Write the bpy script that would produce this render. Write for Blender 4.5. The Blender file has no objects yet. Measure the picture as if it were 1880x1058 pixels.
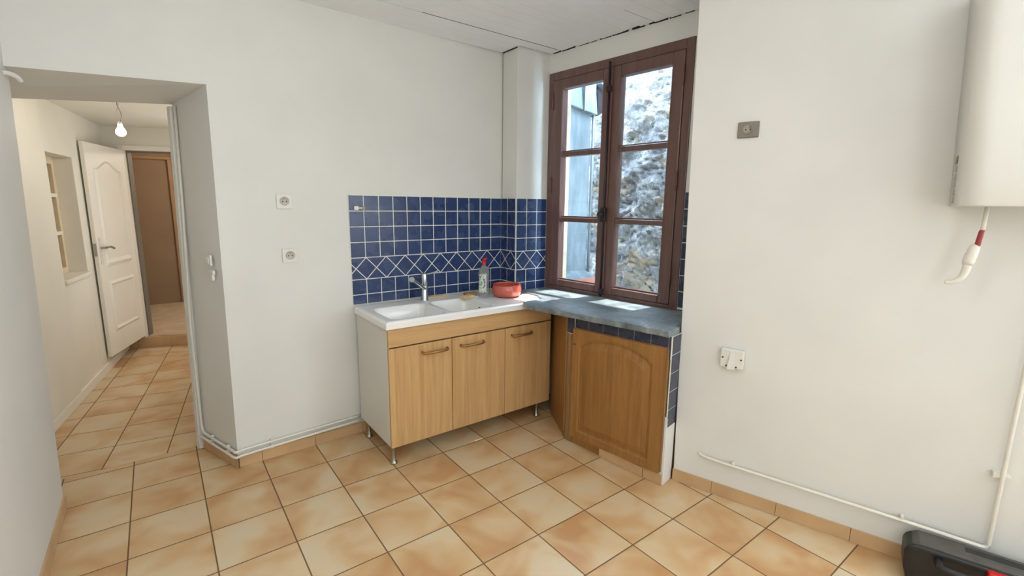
import bpy, bmesh, math, random
from mathutils import Vector, Matrix, noise
random.seed(7)
COL = bpy.context.scene.collection
PI = math.pi
T = 0.303                                   # floor tile pitch

# ------------------------------------------------------------------ materials
def new_mat(name):
    m = bpy.data.materials.new(name); m.use_nodes = True
    nt = m.node_tree
    return m, nt, nt.nodes['Principled BSDF']

class G:                                    # tiny node-graph helper
    def __init__(s, nt): s.nt = nt
    def n(s, t, **k):
        x = s.nt.nodes.new(t)
        for a, b in k.items(): setattr(x, a, b)
        return x
    def put(s, sock, v):
        if hasattr(v, 'links') or hasattr(v, 'is_linked'): s.nt.links.new(v, sock)
        else: sock.default_value = v
    def math(s, op, a, b=0.0, c=None):
        x = s.n('ShaderNodeMath', operation=op)
        s.put(x.inputs[0], a); s.put(x.inputs[1], b)
        if c is not None: s.put(x.inputs[2], c)
        return x.outputs[0]
    def mix(s, f, a, b, blend='MIX'):
        x = s.n('ShaderNodeMix', data_type='RGBA', blend_type=blend)
        s.put(x.inputs['Factor'], f); s.put(x.inputs[6], a); s.put(x.inputs[7], b)
        return x.outputs[2]
    def ramp(s, f, stops):
        x = s.n('ShaderNodeValToRGB'); e = x.color_ramp.elements
        while len(e) < len(stops): e.new(0.5)
        for q, (p, c) in zip(e, stops): q.position = p; q.color = c
        s.put(x.inputs[0], f); return x.outputs[0]
    def noise(s, vec, scale, detail=3, rough=0.5, dist=0.0):
        x = s.n('ShaderNodeTexNoise'); x.inputs['Scale'].default_value = scale
        x.inputs['Detail'].default_value = detail; x.inputs['Roughness'].default_value = rough
        x.inputs['Distortion'].default_value = dist
        if vec is not None: s.put(x.inputs['Vector'], vec)
        return x.outputs[0]
    def pos(s): return s.n('ShaderNodeNewGeometry').outputs['Position']
    def mapping(s, vec, loc=(0,0,0), rot=(0,0,0), sc=(1,1,1)):
        x = s.n('ShaderNodeMapping'); s.put(x.inputs['Vector'], vec)
        x.inputs['Location'].default_value = loc; x.inputs['Rotation'].default_value = rot; x.inputs['Scale'].default_value = sc
        return x.outputs[0]
    def bump(s, h, strength, dist=0.01):
        x = s.n('ShaderNodeBump'); x.inputs['Strength'].default_value = strength; x.inputs['Distance'].default_value = dist
        s.put(x.inputs['Height'], h); return x.outputs[0]

def rgb(r, g, b):                            # sRGB 0-255 -> linear
    f = lambda c: c/12.92 if c <= .04045 else ((c+.055)/1.055)**2.4
    return (f(r/255), f(g/255), f(b/255), 1)

def plain(name, col, rough=.5, metal=0, var=0.0, scale=20, bump=0.0, spec=.5):
    m, nt, b = new_mat(name); g = G(nt)
    b.inputs['Roughness'].default_value = rough; b.inputs['Metallic'].default_value = metal
    b.inputs['Specular IOR Level'].default_value = spec
    n = g.noise(g.pos(), scale, 4)
    if var:
        d = tuple(c*(1-var) for c in col[:3])+(1,); u = tuple(min(1, c*(1+var)) for c in col[:3])+(1,)
        g.put(b.inputs['Base Color'], g.ramp(n, [(.3, d), (.7, u)]))
    else: b.inputs['Base Color'].default_value = col
    if bump: g.put(b.inputs['Normal'], g.bump(n, bump, .004))
    return m

def plaster(name, col, bump=.12):
    m, nt, b = new_mat(name); g = G(nt); p = g.pos()
    n1 = g.noise(p, 2.2, 3); n2 = g.noise(p, 60, 4, .6); n3 = g.noise(p, 6, 4, .6)
    d = tuple(c*.95 for c in col[:3])+(1,)
    g.put(b.inputs['Base Color'], g.ramp(n1, [(.35, d), (.65, col)]))
    b.inputs['Roughness'].default_value = .62; b.inputs['Specular IOR Level'].default_value = .35
    h = g.math('ADD', g.math('MULTIPLY', n3, 1.6), g.math('MULTIPLY', n2, .25))
    g.put(b.inputs['Normal'], g.bump(h, bump, .008))
    return m

def floor_tiles(name, ox, oy, ang, pitch, seed=0.0):
    m, nt, b = new_mat(name); g = G(nt); p = g.pos()
    v = g.n('ShaderNodeVectorMath', operation='SUBTRACT'); g.put(v.inputs[0], p); v.inputs[1].default_value = (ox, oy, 0)
    r = g.n('ShaderNodeVectorRotate', rotation_type='Z_AXIS'); g.put(r.inputs['Vector'], v.outputs[0]); r.inputs['Angle'].default_value = -ang
    s = g.n('ShaderNodeVectorMath', operation='SCALE'); g.put(s.inputs[0], r.outputs[0]); s.inputs['Scale'].default_value = 1/pitch
    x = g.n('ShaderNodeSeparateXYZ'); g.put(x.inputs[0], s.outputs[0])
    fx, fy = g.math('FRACT', x.outputs[0]), g.math('FRACT', x.outputs[1])
    ix, iy = g.math('FLOOR', x.outputs[0]), g.math('FLOOR', x.outputs[1])
    ex = g.math('SUBTRACT', .5, g.math('ABSOLUTE', g.math('SUBTRACT', fx, .5)))
    ey = g.math('SUBTRACT', .5, g.math('ABSOLUTE', g.math('SUBTRACT', fy, .5)))
    edge = g.math('MINIMUM', ex, ey)
    grout = g.math('LESS_THAN', edge, .0095)
    cell = g.n('ShaderNodeCombineXYZ'); g.put(cell.inputs[0], ix); g.put(cell.inputs[1], iy); cell.inputs[2].default_value = seed
    wn = g.n('ShaderNodeTexWhiteNoise', noise_dimensions='3D'); g.put(wn.inputs[0], cell.outputs[0])
    off = g.n('ShaderNodeVectorMath', operation='SCALE'); g.put(off.inputs[0], wn.outputs['Color']); off.inputs['Scale'].default_value = 37
    cp = g.n('ShaderNodeVectorMath', operation='ADD'); g.put(cp.inputs[0], s.outputs[0]); g.put(cp.inputs[1], off.outputs[0])
    # every tile carries its own soft diagonal brown cloud
    cl = g.noise(cp.outputs[0], 1.15, 2, .5, .4); fine = g.noise(cp.outputs[0], 14, 4, .6)
    f = g.math('ADD', cl, g.math('MULTIPLY', g.math('SUBTRACT', wn.outputs['Value'], .5), .10))
    f = g.math('ADD', f, g.math('MULTIPLY', g.math('SUBTRACT', fine, .5), .06))
    c = g.ramp(f, [(.32, rgb(190, 145, 98)), (.47, rgb(203, 167, 122)), (.60, rgb(211, 186, 148)), (.72, rgb(210, 190, 158))])
    g.put(b.inputs['Base Color'], g.mix(grout, c, rgb(112, 84, 54)))
    rr = g.math('ADD', .34, g.math('MULTIPLY', grout, .5)); g.put(b.inputs['Roughness'], rr)
    sm = g.n('ShaderNodeMapRange', interpolation_type='SMOOTHSTEP'); g.put(sm.inputs[0], edge)
    sm.inputs[1].default_value = .004; sm.inputs[2].default_value = .022
    h = g.math('ADD', sm.outputs[0], g.math('MULTIPLY', fine, .12))
    g.put(b.inputs['Normal'], g.bump(h, .35, .003))
    return m

def wood(name, light, dark, vertical=True, scale=1.0, rough=.4, stave=0.0):
    m, nt, b = new_mat(name); g = G(nt); p = g.pos()
    st = (14*scale, 14*scale, .7*scale) if vertical else (.7*scale, 14*scale, 14*scale)
    v = g.mapping(p, sc=st)
    n = g.noise(v, 2.2, 6, .62, .6); f2 = g.noise(g.mapping(p, sc=tuple(q*6 for q in st)), 2.0, 3, .5)
    f = g.math('ADD', g.math('MULTIPLY', n, .8), g.math('MULTIPLY', f2, .2))
    if stave:
        x = g.n('ShaderNodeSeparateXYZ'); g.put(x.inputs[0], p)
        u = g.math('ADD', x.outputs[0], x.outputs[1]) if vertical else x.outputs[2]
        wn = g.n('ShaderNodeTexWhiteNoise', noise_dimensions='1D'); g.put(wn.inputs['W'], g.math('FLOOR', g.math('MULTIPLY', u, 1/.047)))
        f = g.math('ADD', f, g.math('MULTIPLY', g.math('SUBTRACT', wn.outputs['Value'], .5), stave))
    g.put(b.inputs['Base Color'], g.ramp(f, [(.32, dark), (.66, light)]))
    b.inputs['Roughness'].default_value = rough
    g.put(b.inputs['Normal'], g.bump(f, .12, .002))
    return m

def glazed_tile(name, a, bcol):
    m, nt, b = new_mat(name); g = G(nt); p = g.pos()
    n = g.noise(p, 8, 3, .5); k = g.noise(p, 90, 3, .6)
    f = g.math('ADD', g.math('MULTIPLY', n, .7), g.math('MULTIPLY', k, .3))
    g.put(b.inputs['Base Color'], g.ramp(f, [(.2, a), (.8, bcol)]))
    g.put(b.inputs['Roughness'], g.math('ADD', .16, g.math('MULTIPLY', n, .22)))
    g.put(b.inputs['Normal'], g.bump(n, .12, .004))
    return m

def slate_mat():
    m, nt, b = new_mat('slate'); g = G(nt); p = g.pos()
    n = g.noise(p, 7, 7, .65, .8); k = g.noise(g.mapping(p, sc=(1, 1, 4)), 40, 5, .6)
    f = g.math('ADD', g.math('MULTIPLY', n, .7), g.math('MULTIPLY', k, .3))
    g.put(b.inputs['Base Color'], g.ramp(f, [(.3, rgb(78, 88, 92)), (.5, rgb(124, 135, 140)), (.70, rgb(178, 185, 188))]))
    g.put(b.inputs['Roughness'], g.math('ADD', .16, g.math('MULTIPLY', n, .36)))
    g.put(b.inputs['Normal'], g.bump(f, .45, .006))
    return m

def stone_mat():
    m, nt, b = new_mat('rubble_stone'); g = G(nt); p = g.pos()
    w = g.n('ShaderNodeVectorMath', operation='ADD'); g.put(w.inputs[0], p)
    nz = g.n('ShaderNodeTexNoise'); nz.inputs['Scale'].default_value = 4.5; nz.inputs['Detail'].default_value = 5; g.put(nz.inputs['Vector'], p)
    sc = g.n('ShaderNodeVectorMath', operation='SCALE'); g.put(sc.inputs[0], nz.outputs['Color']); sc.inputs['Scale'].default_value = .22
    g.put(w.inputs[1], sc.outputs[0])
    vm = g.mapping(w.outputs[0], sc=(1, .8, 1.7))
    v = g.n('ShaderNodeTexVoronoi', feature='F1'); v.inputs['Scale'].default_value = 3.4; g.put(v.inputs['Vector'], vm)
    e = g.n('ShaderNodeTexVoronoi', feature='DISTANCE_TO_EDGE'); e.inputs['Scale'].default_value = 3.4; g.put(e.inputs['Vector'], vm)
    sx = g.n('ShaderNodeSeparateColor'); g.put(sx.inputs[0], v.outputs['Color'])
    stone = g.ramp(sx.outputs[0], [(0, rgb(140, 124, 106)), (.4, rgb(158, 147, 132)), (.7, rgb(142, 137, 134)), (1, rgb(170, 150, 124))])
    fine = g.noise(p, 22, 8, .75); mid = g.noise(p, 7, 7, .7)
    stone = g.mix(g.math('MULTIPLY', fine, .5), stone, rgb(92, 82, 74))
    # grey render covers most of the wall, smeared lime in ragged patches, bare stones where it fell off
    ren = g.ramp(g.math('ADD', g.math('MULTIPLY', mid, .6), g.math('MULTIPLY', fine, .4)), [(.36, rgb(92, 90, 92)), (.46, rgb(126, 123, 124)), (.55, rgb(152, 148, 146)), (.62, rgb(206, 198, 188))])
    bare = g.n('ShaderNodeMapRange', interpolation_type='SMOOTHSTEP'); g.put(bare.inputs[0], g.math('ADD', sx.outputs[1], g.math('MULTIPLY', g.math('SUBTRACT', mid, .5), .9)))
    bare.inputs[1].default_value = .66; bare.inputs[2].default_value = .74
    inside = g.n('ShaderNodeMapRange', interpolation_type='SMOOTHSTEP'); g.put(inside.inputs[0], e.outputs['Distance']); inside.inputs[1].default_value = .02; inside.inputs[2].default_value = .06
    f = g.math('MULTIPLY', bare.outputs[0], inside.outputs[0])
    g.put(b.inputs['Base Color'], g.mix(f, ren, stone))
    b.inputs['Roughness'].default_value = .9
    h = g.math('ADD', g.math('ADD', g.noise(p, 11, 9, .75), g.math('MULTIPLY', fine, .5)), g.math('MULTIPLY', g.math('SUBTRACT', 1.0, f), .35))
    g.put(b.inputs['Normal'], g.bump(h, 1.0, .06))
    return m

def zinc_mat():
    m, nt, b = new_mat('weathered_zinc'); g = G(nt); p = g.pos()
    n = g.noise(g.mapping(p, sc=(5, 5, .9)), 2.0, 6, .6); k = g.noise(p, 3, 4)
    f = g.math('ADD', g.math('MULTIPLY', n, .6), g.math('MULTIPLY', k, .4))
    g.put(b.inputs['Base Color'], g.ramp(f, [(.35, rgb(92, 102, 108)), (.5, rgb(116, 126, 132)), (.66, rgb(144, 152, 157))]))
    b.inputs['Roughness'].default_value = .5; b.inputs['Metallic'].default_value = .25
    g.put(b.inputs['Normal'], g.bump(k, .15, .01))
    return m

def glass_mat():
    m = bpy.data.materials.new('window_glass'); m.use_nodes = True; nt = m.node_tree; g = G(nt)
    nt.nodes.remove(nt.nodes['Principled BSDF'])
    t = g.n('ShaderNodeBsdfTransparent'); t.inputs[0].default_value = (.95, .975, .97, 1)
    s = g.n('ShaderNodeBsdfGlossy'); s.inputs['Roughness'].default_value = .02
    lw = g.n('ShaderNodeLayerWeight'); lw.inputs[0].default_value = .5
    fq = g.math('ADD', .02, g.math('MULTIPLY', g.math('POWER', lw.outputs['Facing'], 4.0), .4))
    x = g.n('ShaderNodeMixShader'); g.put(x.inputs[0], fq)
    nt.links.new(t.outputs[0], x.inputs[1]); nt.links.new(s.outputs[0], x.inputs[2])
    nt.links.new(x.outputs[0], nt.nodes['Material Output'].inputs[0])
    return m

def emit_mat(name, col, st):
    m, nt, b = new_mat(name)
    b.inputs['Base Color'].default_value = (1, 1, 1, 1)
    b.inputs['Emission Color'].default_value = col; b.inputs['Emission Strength'].default_value = st
    return m

WALLC = rgb(224, 223, 217)
M = dict(
    wall=plaster('white_plaster', WALLC), hall=plaster('hall_plaster', rgb(232, 227, 212)),
    ceil=plain('ceiling_paint', rgb(244, 246, 247), .33, var=.02, scale=3),
    gap=plain('gap_shade', rgb(40, 34, 30), .9),  # near-black colour painting the shade inside the ceiling gaps
    floor=floor_tiles('floor_tile', 0, 0, 0, T), hfloor=floor_tiles('hall_floor_tile', -.145, .664, -.149, .297, 5.0),
    skirt=plain('skirting_tile', rgb(199, 164, 122), .35, var=.12, scale=5), grout=plain('grout', rgb(112, 84, 54), .9),
    blue=glazed_tile('blue_tile', rgb(32, 50, 92), rgb(52, 72, 116)), wgrout=plain('pale_grout', rgb(228, 228, 218), .85, var=.05, scale=40),
    dblue=glazed_tile('dark_blue_tile', rgb(42, 49, 68), rgb(58, 65, 86)),
    beech=wood('beech_laminate', rgb(203, 166, 116), rgb(180, 138, 88), True, 1, .36, .12),
    beechh=wood('beech_laminate_rail', rgb(203, 166, 116), rgb(182, 141, 92), False, 1, .36),
    oak=wood('varnished_oak', rgb(166, 120, 66), rgb(136, 93, 46), True, 1.2, .38),
    oakh=wood('varnished_oak_rail', rgb(164, 118, 64), rgb(134, 91, 46), False, 1.2, .38),
    rawwood=wood('worn_post', rgb(158, 122, 78), rgb(112, 82, 48), True, 1.4, .75),
    brown=wood('window_brown', rgb(114, 86, 78), rgb(94, 68, 62), True, .8, .32),
    brownrail=wood('window_brown_rail', rgb(92, 62, 54), rgb(72, 47, 42), True, .8, .32),
    roombrown=plain('brown_panel', rgb(140, 112, 84), .55, var=.07, scale=4),
    roomtrim=plain('brown_trim', rgb(156, 122, 86), .5, var=.05, scale=6),
    white=plain('white_lacquer', rgb(222, 220, 212), .35, var=.02, scale=4),
    whitemelamine=plain('white_melamine', rgb(214, 212, 202), .45, var=.02, scale=6),
    pipe=plain('white_pipe_paint', rgb(226, 222, 210), .4, var=.03, scale=30),
    doorw=plain('door_paint', rgb(236, 231, 218), .38, var=.015, scale=4),
    ceramic=plain('sink_white', rgb(236, 236, 232), .18, spec=.6), chrome=plain('chrome', rgb(205, 208, 210), .12, 1),
    steel=plain('brushed_steel', rgb(168, 164, 152), .35, 1, var=.06, scale=60), bronze=plain('handle_bronze', rgb(158, 118, 72), .35, .7, var=.08, scale=40),
    dark=plain('dark_hole', rgb(52, 46, 40), .7), black=plain('black_plastic', rgb(30, 29, 27), .45, var=.25, scale=30, bump=.1),
    greyp=plain('dusty_grey_plastic', rgb(78, 76, 70), .6, var=.16, scale=25, bump=.15), red=plain('red_plastic', rgb(196, 22, 20), .35),
    slate=slate_mat(), stone=stone_mat(), zinc=zinc_mat(), glass=glass_mat(),
    reveal=plain('pale_stone_reveal', rgb(190, 174, 150), .9, var=.18, scale=14, bump=.5),
    terracotta=plain('terracotta', rgb(158, 104, 84), .85, var=.15, scale=14),
    iron=plain('dark_iron', rgb(58, 50, 54), .4, .5), hinge=plain('hinge_brown', rgb(112, 82, 74), .35, .3),
    grill=plain('vent_grey', rgb(170, 168, 158), .6), socketdark=plain('bronze_grey_plate', rgb(112, 105, 92), .4, .25),
    socketdark2=plain('bronze_grey_insert', rgb(150, 145, 133), .45, .2),
    bottle=None, label=None, bowl=plain('red_enamel', rgb(196, 94, 80), .16, spec=.7), bowlin=plain('red_enamel_rim', rgb(160, 66, 56), .25),
    sponge=plain('beige_sponge', rgb(206, 178, 128), .95, var=.15, scale=120, bump=.6), scour=plain('brown_scourer', rgb(146, 120, 84), .95, var=.25, scale=160, bump=.8),
    hallpane=plain('pane_dim', rgb(120, 104, 88), .15), cream=plain('cream_frame', rgb(226, 206, 172), .5, var=.06, scale=12),
    concrete=plain('beige_screed', rgb(178, 152, 120), .8, var=.1, scale=7, bump=.2), rubber=plain('valve_red', rgb(150, 50, 50), .5),
    cordw=plain('pinkish_flex', rgb(214, 186, 180), .5), cordb=plain('grey_flex', rgb(150, 138, 130), .5),
    bulb=emit_mat('lit_bulb', (1, .95, .90, 1), 125),
)
def clear_plastic():
    m, nt, b = new_mat('clear_bottle_plastic')
    b.inputs['Base Color'].default_value = rgb(196, 200, 196); b.inputs['Roughness'].default_value = .12
    b.inputs['Transmission Weight'].default_value = .65; b.inputs['IOR'].default_value = 1.2; b.inputs['Alpha'].default_value = .75
    return m
M['bottle'] = clear_plastic()
def label_mat():
    m, nt, b = new_mat('bottle_label'); g = G(nt); p = g.pos()
    n = g.noise(p, 38, 1)
    g.put(b.inputs['Base Color'], g.ramp(n, [(.36, rgb(70, 92, 140)), (.44, rgb(196, 204, 196)), (.58, rgb(214, 214, 200)), (.68, rgb(120, 160, 110))]))
    b.inputs['Roughness'].default_value = .35
    return m
M['label'] = label_mat()

# ------------------------------------------------------------------ object helpers
ORG = {}
def link(o, origin, parent):
    COL.objects.link(o)
    po = ORG[parent.name] if parent is not None else Vector((0, 0, 0))
    if parent is not None: o.parent = parent
    o.location = Vector(origin) - po
    ORG[o.name] = Vector(origin)
    return o
def tag(o, label=None, cat=None, group=None, kind=None):
    if label: o['label'] = label
    if cat: o['category'] = cat
    if group: o['group'] = group
    if kind: o['kind'] = kind
    return o
def thing(name, label, cat, loc, group=None):
    o = bpy.data.objects.new(name, None); o.empty_display_size = .05
    link(o, loc, None); return tag(o, label, cat, group)
def obj(name, bm, mats, parent=None, smooth=False, bevel=0, seg=2, weighted=True, label=None):
    """bm is in world coordinates; the object gets its own origin (parts: their parent's)."""
    if not isinstance(mats, (list, tuple)): mats = [mats]
    bmesh.ops.recalc_face_normals(bm, faces=bm.faces[:])
    vs = [v.co for v in bm.verts]
    lo = Vector([min(v[i] for v in vs) for i in range(3)]); hi = Vector([max(v[i] for v in vs) for i in range(3)])
    org = Vector(((lo.x+hi.x)/2, (lo.y+hi.y)/2, lo.z))
    for v in bm.verts: v.co -= org
    me = bpy.data.meshes.new(name); bm.to_mesh(me); bm.free()
    for m in mats: me.materials.append(m)
    if smooth:
        for p in me.polygons: p.use_smooth = True
    o = bpy.data.objects.new(name, me)
    link(o, org, parent)
    if bevel:
        b = o.modifiers.new('bevel', 'BEVEL'); b.width = bevel; b.segments = seg; b.limit_method = 'ANGLE'; b.angle_limit = math.radians(35)
        b.harden_normals = False
    if label: o['label'] = label
    return o
def struct(name, bm, mats, **k):
    return tag(obj(name, bm, mats, **k), kind='structure')
def NB(): return bmesh.new()

class Frame:                                 # s along, n outwards into the room, z up
    def __init__(s, o, d, n=None):
        s.o = Vector((o[0], o[1])); s.d = Vector((d[0], d[1])).normalized()
        s.n = Vector(n) if n else Vector((s.d.y, -s.d.x))
    def __call__(s, a, n, z):
        p = s.o + s.d*a + s.n*n
        return Vector((p.x, p.y, z))
WORLD = Frame((0, 0), (1, 0), (0, 1))
A = Frame((0, .2275), (1, .024))             # back wall, n towards the camera
C = Frame((2.419, -1.309), (.283, -.959), (-.959, -.283))
W = Frame((2.655, .085), (.110, -1.130), (-.9953, -.0969))
O = Frame((2.243, -.606), (.073, -.705), (-.9947, -.103))
E_ = Frame((2.316, -1.311), (.106, .020))
D_ = Frame((2.243, -.606), (.157, .286), (-.877, .481))
H = Frame((-.430, 1.460), (.158, .9875), (.9875, -.158))
S = Frame((-.108, 3.457), (.9365, -.351), (-.351, -.9365))
J = Frame((.4825, .2275), (-.1485, .4195), (-.943, -.334))

def hexa(bm, p, mi=0):                       # 8 points: bottom ring, top ring
    v = [bm.verts.new(q) for q in p]
    for f in ((0, 1, 2, 3), (4, 5, 6, 7), (0, 1, 5, 4), (1, 2, 6, 5), (2, 3, 7, 6), (3, 0, 4, 7)):
        bm.faces.new([v[i] for i in f]).material_index = mi
def box(bm, F, s0, s1, n0, n1, z0, z1, mi=0):
    hexa(bm, [F(s0, n0, z0), F(s1, n0, z0), F(s1, n1, z0), F(s0, n1, z0), F(s0, n0, z1), F(s1, n0, z1), F(s1, n1, z1), F(s0, n1, z1)], mi)
    return bm
def prism(bm, bot, top, mi=0):               # two matching rings
    a = [bm.verts.new(Vector(p)) for p in bot]; b = [bm.verts.new(Vector(p)) for p in top]
    n = len(a)
    bm.faces.new(a).material_index = mi; bm.faces.new(b).material_index = mi
    for i in range(n): bm.faces.new([a[i], a[(i+1) % n], b[(i+1) % n], b[i]]).material_index = mi
    return bm
def plan(bm, pts, z0, z1, mi=0):
    return prism(bm, [(x, y, z0) for x, y in pts], [(x, y, z1) for x, y in pts], mi)
def extr(bm, F, pts, n0, n1, mi=0):          # outline of (s,z) pushed along the frame's normal
    return prism(bm, [F(a, n0, z) for a, z in pts], [F(a, n1, z) for a, z in pts], mi)
def tube(bm, pts, r, seg=10, mi=0, cap=True):
    pts = [Vector(p) for p in pts]; rs = r if isinstance(r, (list, tuple)) else [r]*len(pts)
    rings = []; up = None
    for i, p in enumerate(pts):
        t = (pts[min(i+1, len(pts)-1)] - pts[max(i-1, 0)]).normalized()
        if up is None:
            up = Vector((0, 0, 1)) if abs(t.z) < .9 else Vector((1, 0, 0))
        x = t.cross(up).normalized(); y = x.cross(t).normalized(); up = y
        rings.append([bm.verts.new(p + x*math.cos(2*PI*k/seg)*rs[i] + y*math.sin(2*PI*k/seg)*rs[i]) for k in range(seg)])
    for a, b in zip(rings, rings[1:]):
        for k in range(seg):
            f = bm.faces.new([a[k], a[(k+1) % seg], b[(k+1) % seg], b[k]]); f.smooth = True; f.material_index = mi
    if cap:
        for q in (rings[0], rings[-1]): bm.faces.new(q).material_index = mi
    return bm
def lathe(bm, c, prof, seg=28, axis=None, mi=0):   # prof: (radius, height) list
    c = Vector(c); ax = Vector(axis).normalized() if axis else Vector((0, 0, 1))
    u = ax.orthogonal().normalized(); w = ax.cross(u)
    rings = []
    for r, h in prof:
        if r < 1e-6: rings.append([bm.verts.new(c + ax*h)])
        else: rings.append([bm.verts.new(c + ax*h + u*math.cos(2*PI*k/seg)*r + w*math.sin(2*PI*k/seg)*r) for k in range(seg)])
    for a, b in zip(rings, rings[1:]):
        for k in range(seg):
            k2 = (k+1) % seg
            q = [a[0], b[k2], b[k]] if len(a) == 1 else ([a[k], a[k2], b[0]] if len(b) == 1 else [a[k], a[k2], b[k2], b[k]])
            if len(a) == 1 and len(b) == 1: continue
            f = bm.faces.new(q); f.smooth = True; f.material_index = mi
    return bm
def smooth_path(pts, n=6):                   # Catmull-Rom through the points
    P = [Vector(p) for p in pts]; out = []
    for i in range(len(P)-1):
        a, b, c, d = P[max(i-1, 0)], P[i], P[i+1], P[min(i+2, len(P)-1)]
        for k in range(n):
            t = k/n
            out.append(.5*((2*b) + (c-a)*t + (2*a-5*b+4*c-d)*t*t + (3*b-a-3*c+d)*t**3))
    out.append(P[-1]); return out

# ================================================================== SETTING
ZC = 2.59
# floors
bm = NB(); plan(bm, [(-.32, -4.2), (3.35, -4.2), (3.35, -1.0), (2.9, .3), (.55, .672), (-.5, .652), (-.32, .25)], -.05, 0); struct('floor', bm, M['floor'])
bm = NB(); plan(bm, [(-.6, .6505), (.55, .6725), (1.05, 3.05), (-.12, 3.48), (-.6, 3.6)], -.05, 0); struct('floor_hallway', bm, M['hfloor'])

# back wall with the splayed doorway (left pier belongs to the left wall)
bm = NB()
prism(bm, [A(.4825, 0, 0), A(2.8, 0, 0), (2.8, .72, 0), (.334, .647, 0)], [A(.501, 0, 2.087), A(2.8, 0, 2.087), (2.8, .72, 2.036), (.368, .647, 2.036)])
prism(bm, [(-.9, .2059, 2.010), A(.501, 0, 2.087), A(2.8, 0, 2.087), (2.8, .72, 2.036), (.368, .647, 2.036), (-.9, .647, 1.93)], [(-.9, .2059, 2.7), A(.501, 0, 2.7), A(2.8, 0, 2.7), (2.8, .72, 2.7), (.368, .647, 2.7), (-.9, .647, 2.7)])
struct('wall_back', bm, M['wall'])
bm = NB(); plan(bm, [(2.36, .27), (2.36, .089), (2.66, .089), (2.70, .27)], 0, 2.7); struct('wall_pillar', bm, M['wall'], bevel=.004)
# left wall: leans a little, ends at the doorway with a splay into the hallway
bm = NB(); prism(bm, [(-.262, -4.2, 0), (-.262, .312, 0), (-.52, .66, 0), (-.9, .66, 0), (-.9, -4.2, 0)], [(-.215, -4.2, 2.7), (-.192, .300, 2.7), (-.49, .66, 2.7), (-.9, .66, 2.7), (-.9, -4.2, 2.7)])
struct('wall_left', bm, M['wall'], bevel=.004)
# right wall, skewed, standing forward of the window wall
bm = NB(); prism(bm, [C(0, 0, 0), C(3.1, 0, 0), C(3.1, -.5, 0), (2.95, -1.285, 0)], [C(-.052, 0, 2.7), C(3.1, 0, 2.7), C(3.1, -.5, 2.7), (2.95, -1.262, 2.7)])
struct('wall_right', bm, M['wall'], bevel=.004)
bm = NB(); plan(bm, [(-.9, -4.2), (3.6, -4.2), (3.6, -4.4), (-.9, -4.4)], -.05, 2.75); struct('wall_rear', bm, M['wall'])
# window wall round the opening
wz0, wz1, ws0, ws1 = .866, 2.455, 0.0, 1.122
bm = NB()
box(bm, W, -.30, 1.40, -.17, .004, -.05, wz0)
box(bm, W, -.30, 1.40, -.17, .004, wz1, 2.75)
box(bm, W, -.30, ws0, -.17, .004, wz0, wz1)
box(bm, W, ws1, 1.40, -.17, .004, wz0, wz1)
struct('wall_window', bm, M['wall'])

# ceiling boards, running towards the window, with ragged ends
bm = NB(); y = -4.2; k = 0
while y < .27:
    w = .098; y1 = min(y+w, .27)
    s = (.085 - (y+y1)/2)/.9953
    xe = 2.655 + .0969*s - .006 - random.choice((.009, .012, .016, .024, .006))
    g = .0008
    if abs(y1 + .032) < .05: y1 = -.034; gnext = .006
    else: gnext = .0
    if y1 > .092: xe = 2.352
    box(bm, WORLD, -.5, xe, y+g, y1-g, ZC, ZC+.018)
    if abs(y + .028) < .001: box(bm, WORLD, 1.57, xe-.03, y-.0012, y+g+.0004, ZC+.0003, ZC+.018, 1)  # dark strip on the board edge paints the open gap's shade
    if abs(y1 + .7232) < .05: box(bm, WORLD, 2.44, xe, y1-g-.0004, y1+.0006, ZC-.0002, ZC+.018, 1)
    y = y1 + gnext; k += 1
plan(bm, [(-.9, -4.3), (3.4, -4.3), (3.0, -1.36), tuple(W(1.38, -.165, 0).to_2d()), tuple(W(-.28, -.165, 0).to_2d()), (2.7, .7), (-.9, .7)], ZC+.022, ZC+.06, 1)
rnd = random.Random(11); q = .03
while q < 1.10:                              # dark strips paint the gap's shade between board ends and window wall
    ln = rnd.uniform(.03, .12); box(bm, W, q, min(q+ln, 1.12), .003, .009, ZC-rnd.uniform(.001, .004), ZC+.015, 1); q += ln + rnd.choice((.004, .012, .03))
box(bm, WORLD, 2.349, 2.361, .10, .262, ZC-.004, ZC+.015, 1)  # dark strip painted as gap shade at the pillar top
struct('ceiling', bm, [M['ceil'], M['gap']])

# tiled skirtings
def skirting(name, F, s0, s1, first, h, hi=None):
    bm = NB(); edges = [s0]; q = first
    while q < s1: 
        if q > s0 + .01: edges.append(q)
        q += T
    edges.append(s1)
    for a, b in zip(edges, edges[1:]): box(bm, F, a+.0012, b-.0012, -.004, .008, .001, h)
    box(bm, F, s0, s1, -.004, .0055, .001, h-.001, 1)
    return struct(name, bm, [M['skirt'], M['grout']])
skirting('baseboard_back', A, .4865, 2.36, .606, .069)
skirting('baseboard_doorway', J, -.006, .43, .075, .069)
skirting('baseboard_right', C, -.003, 3.0, .205, .068)
Lf = Frame((-.260, -4.2), (0, 1), (1, 0))
skirting('baseboard_left', Lf, 0, 4.515, .16, .068)

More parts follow.
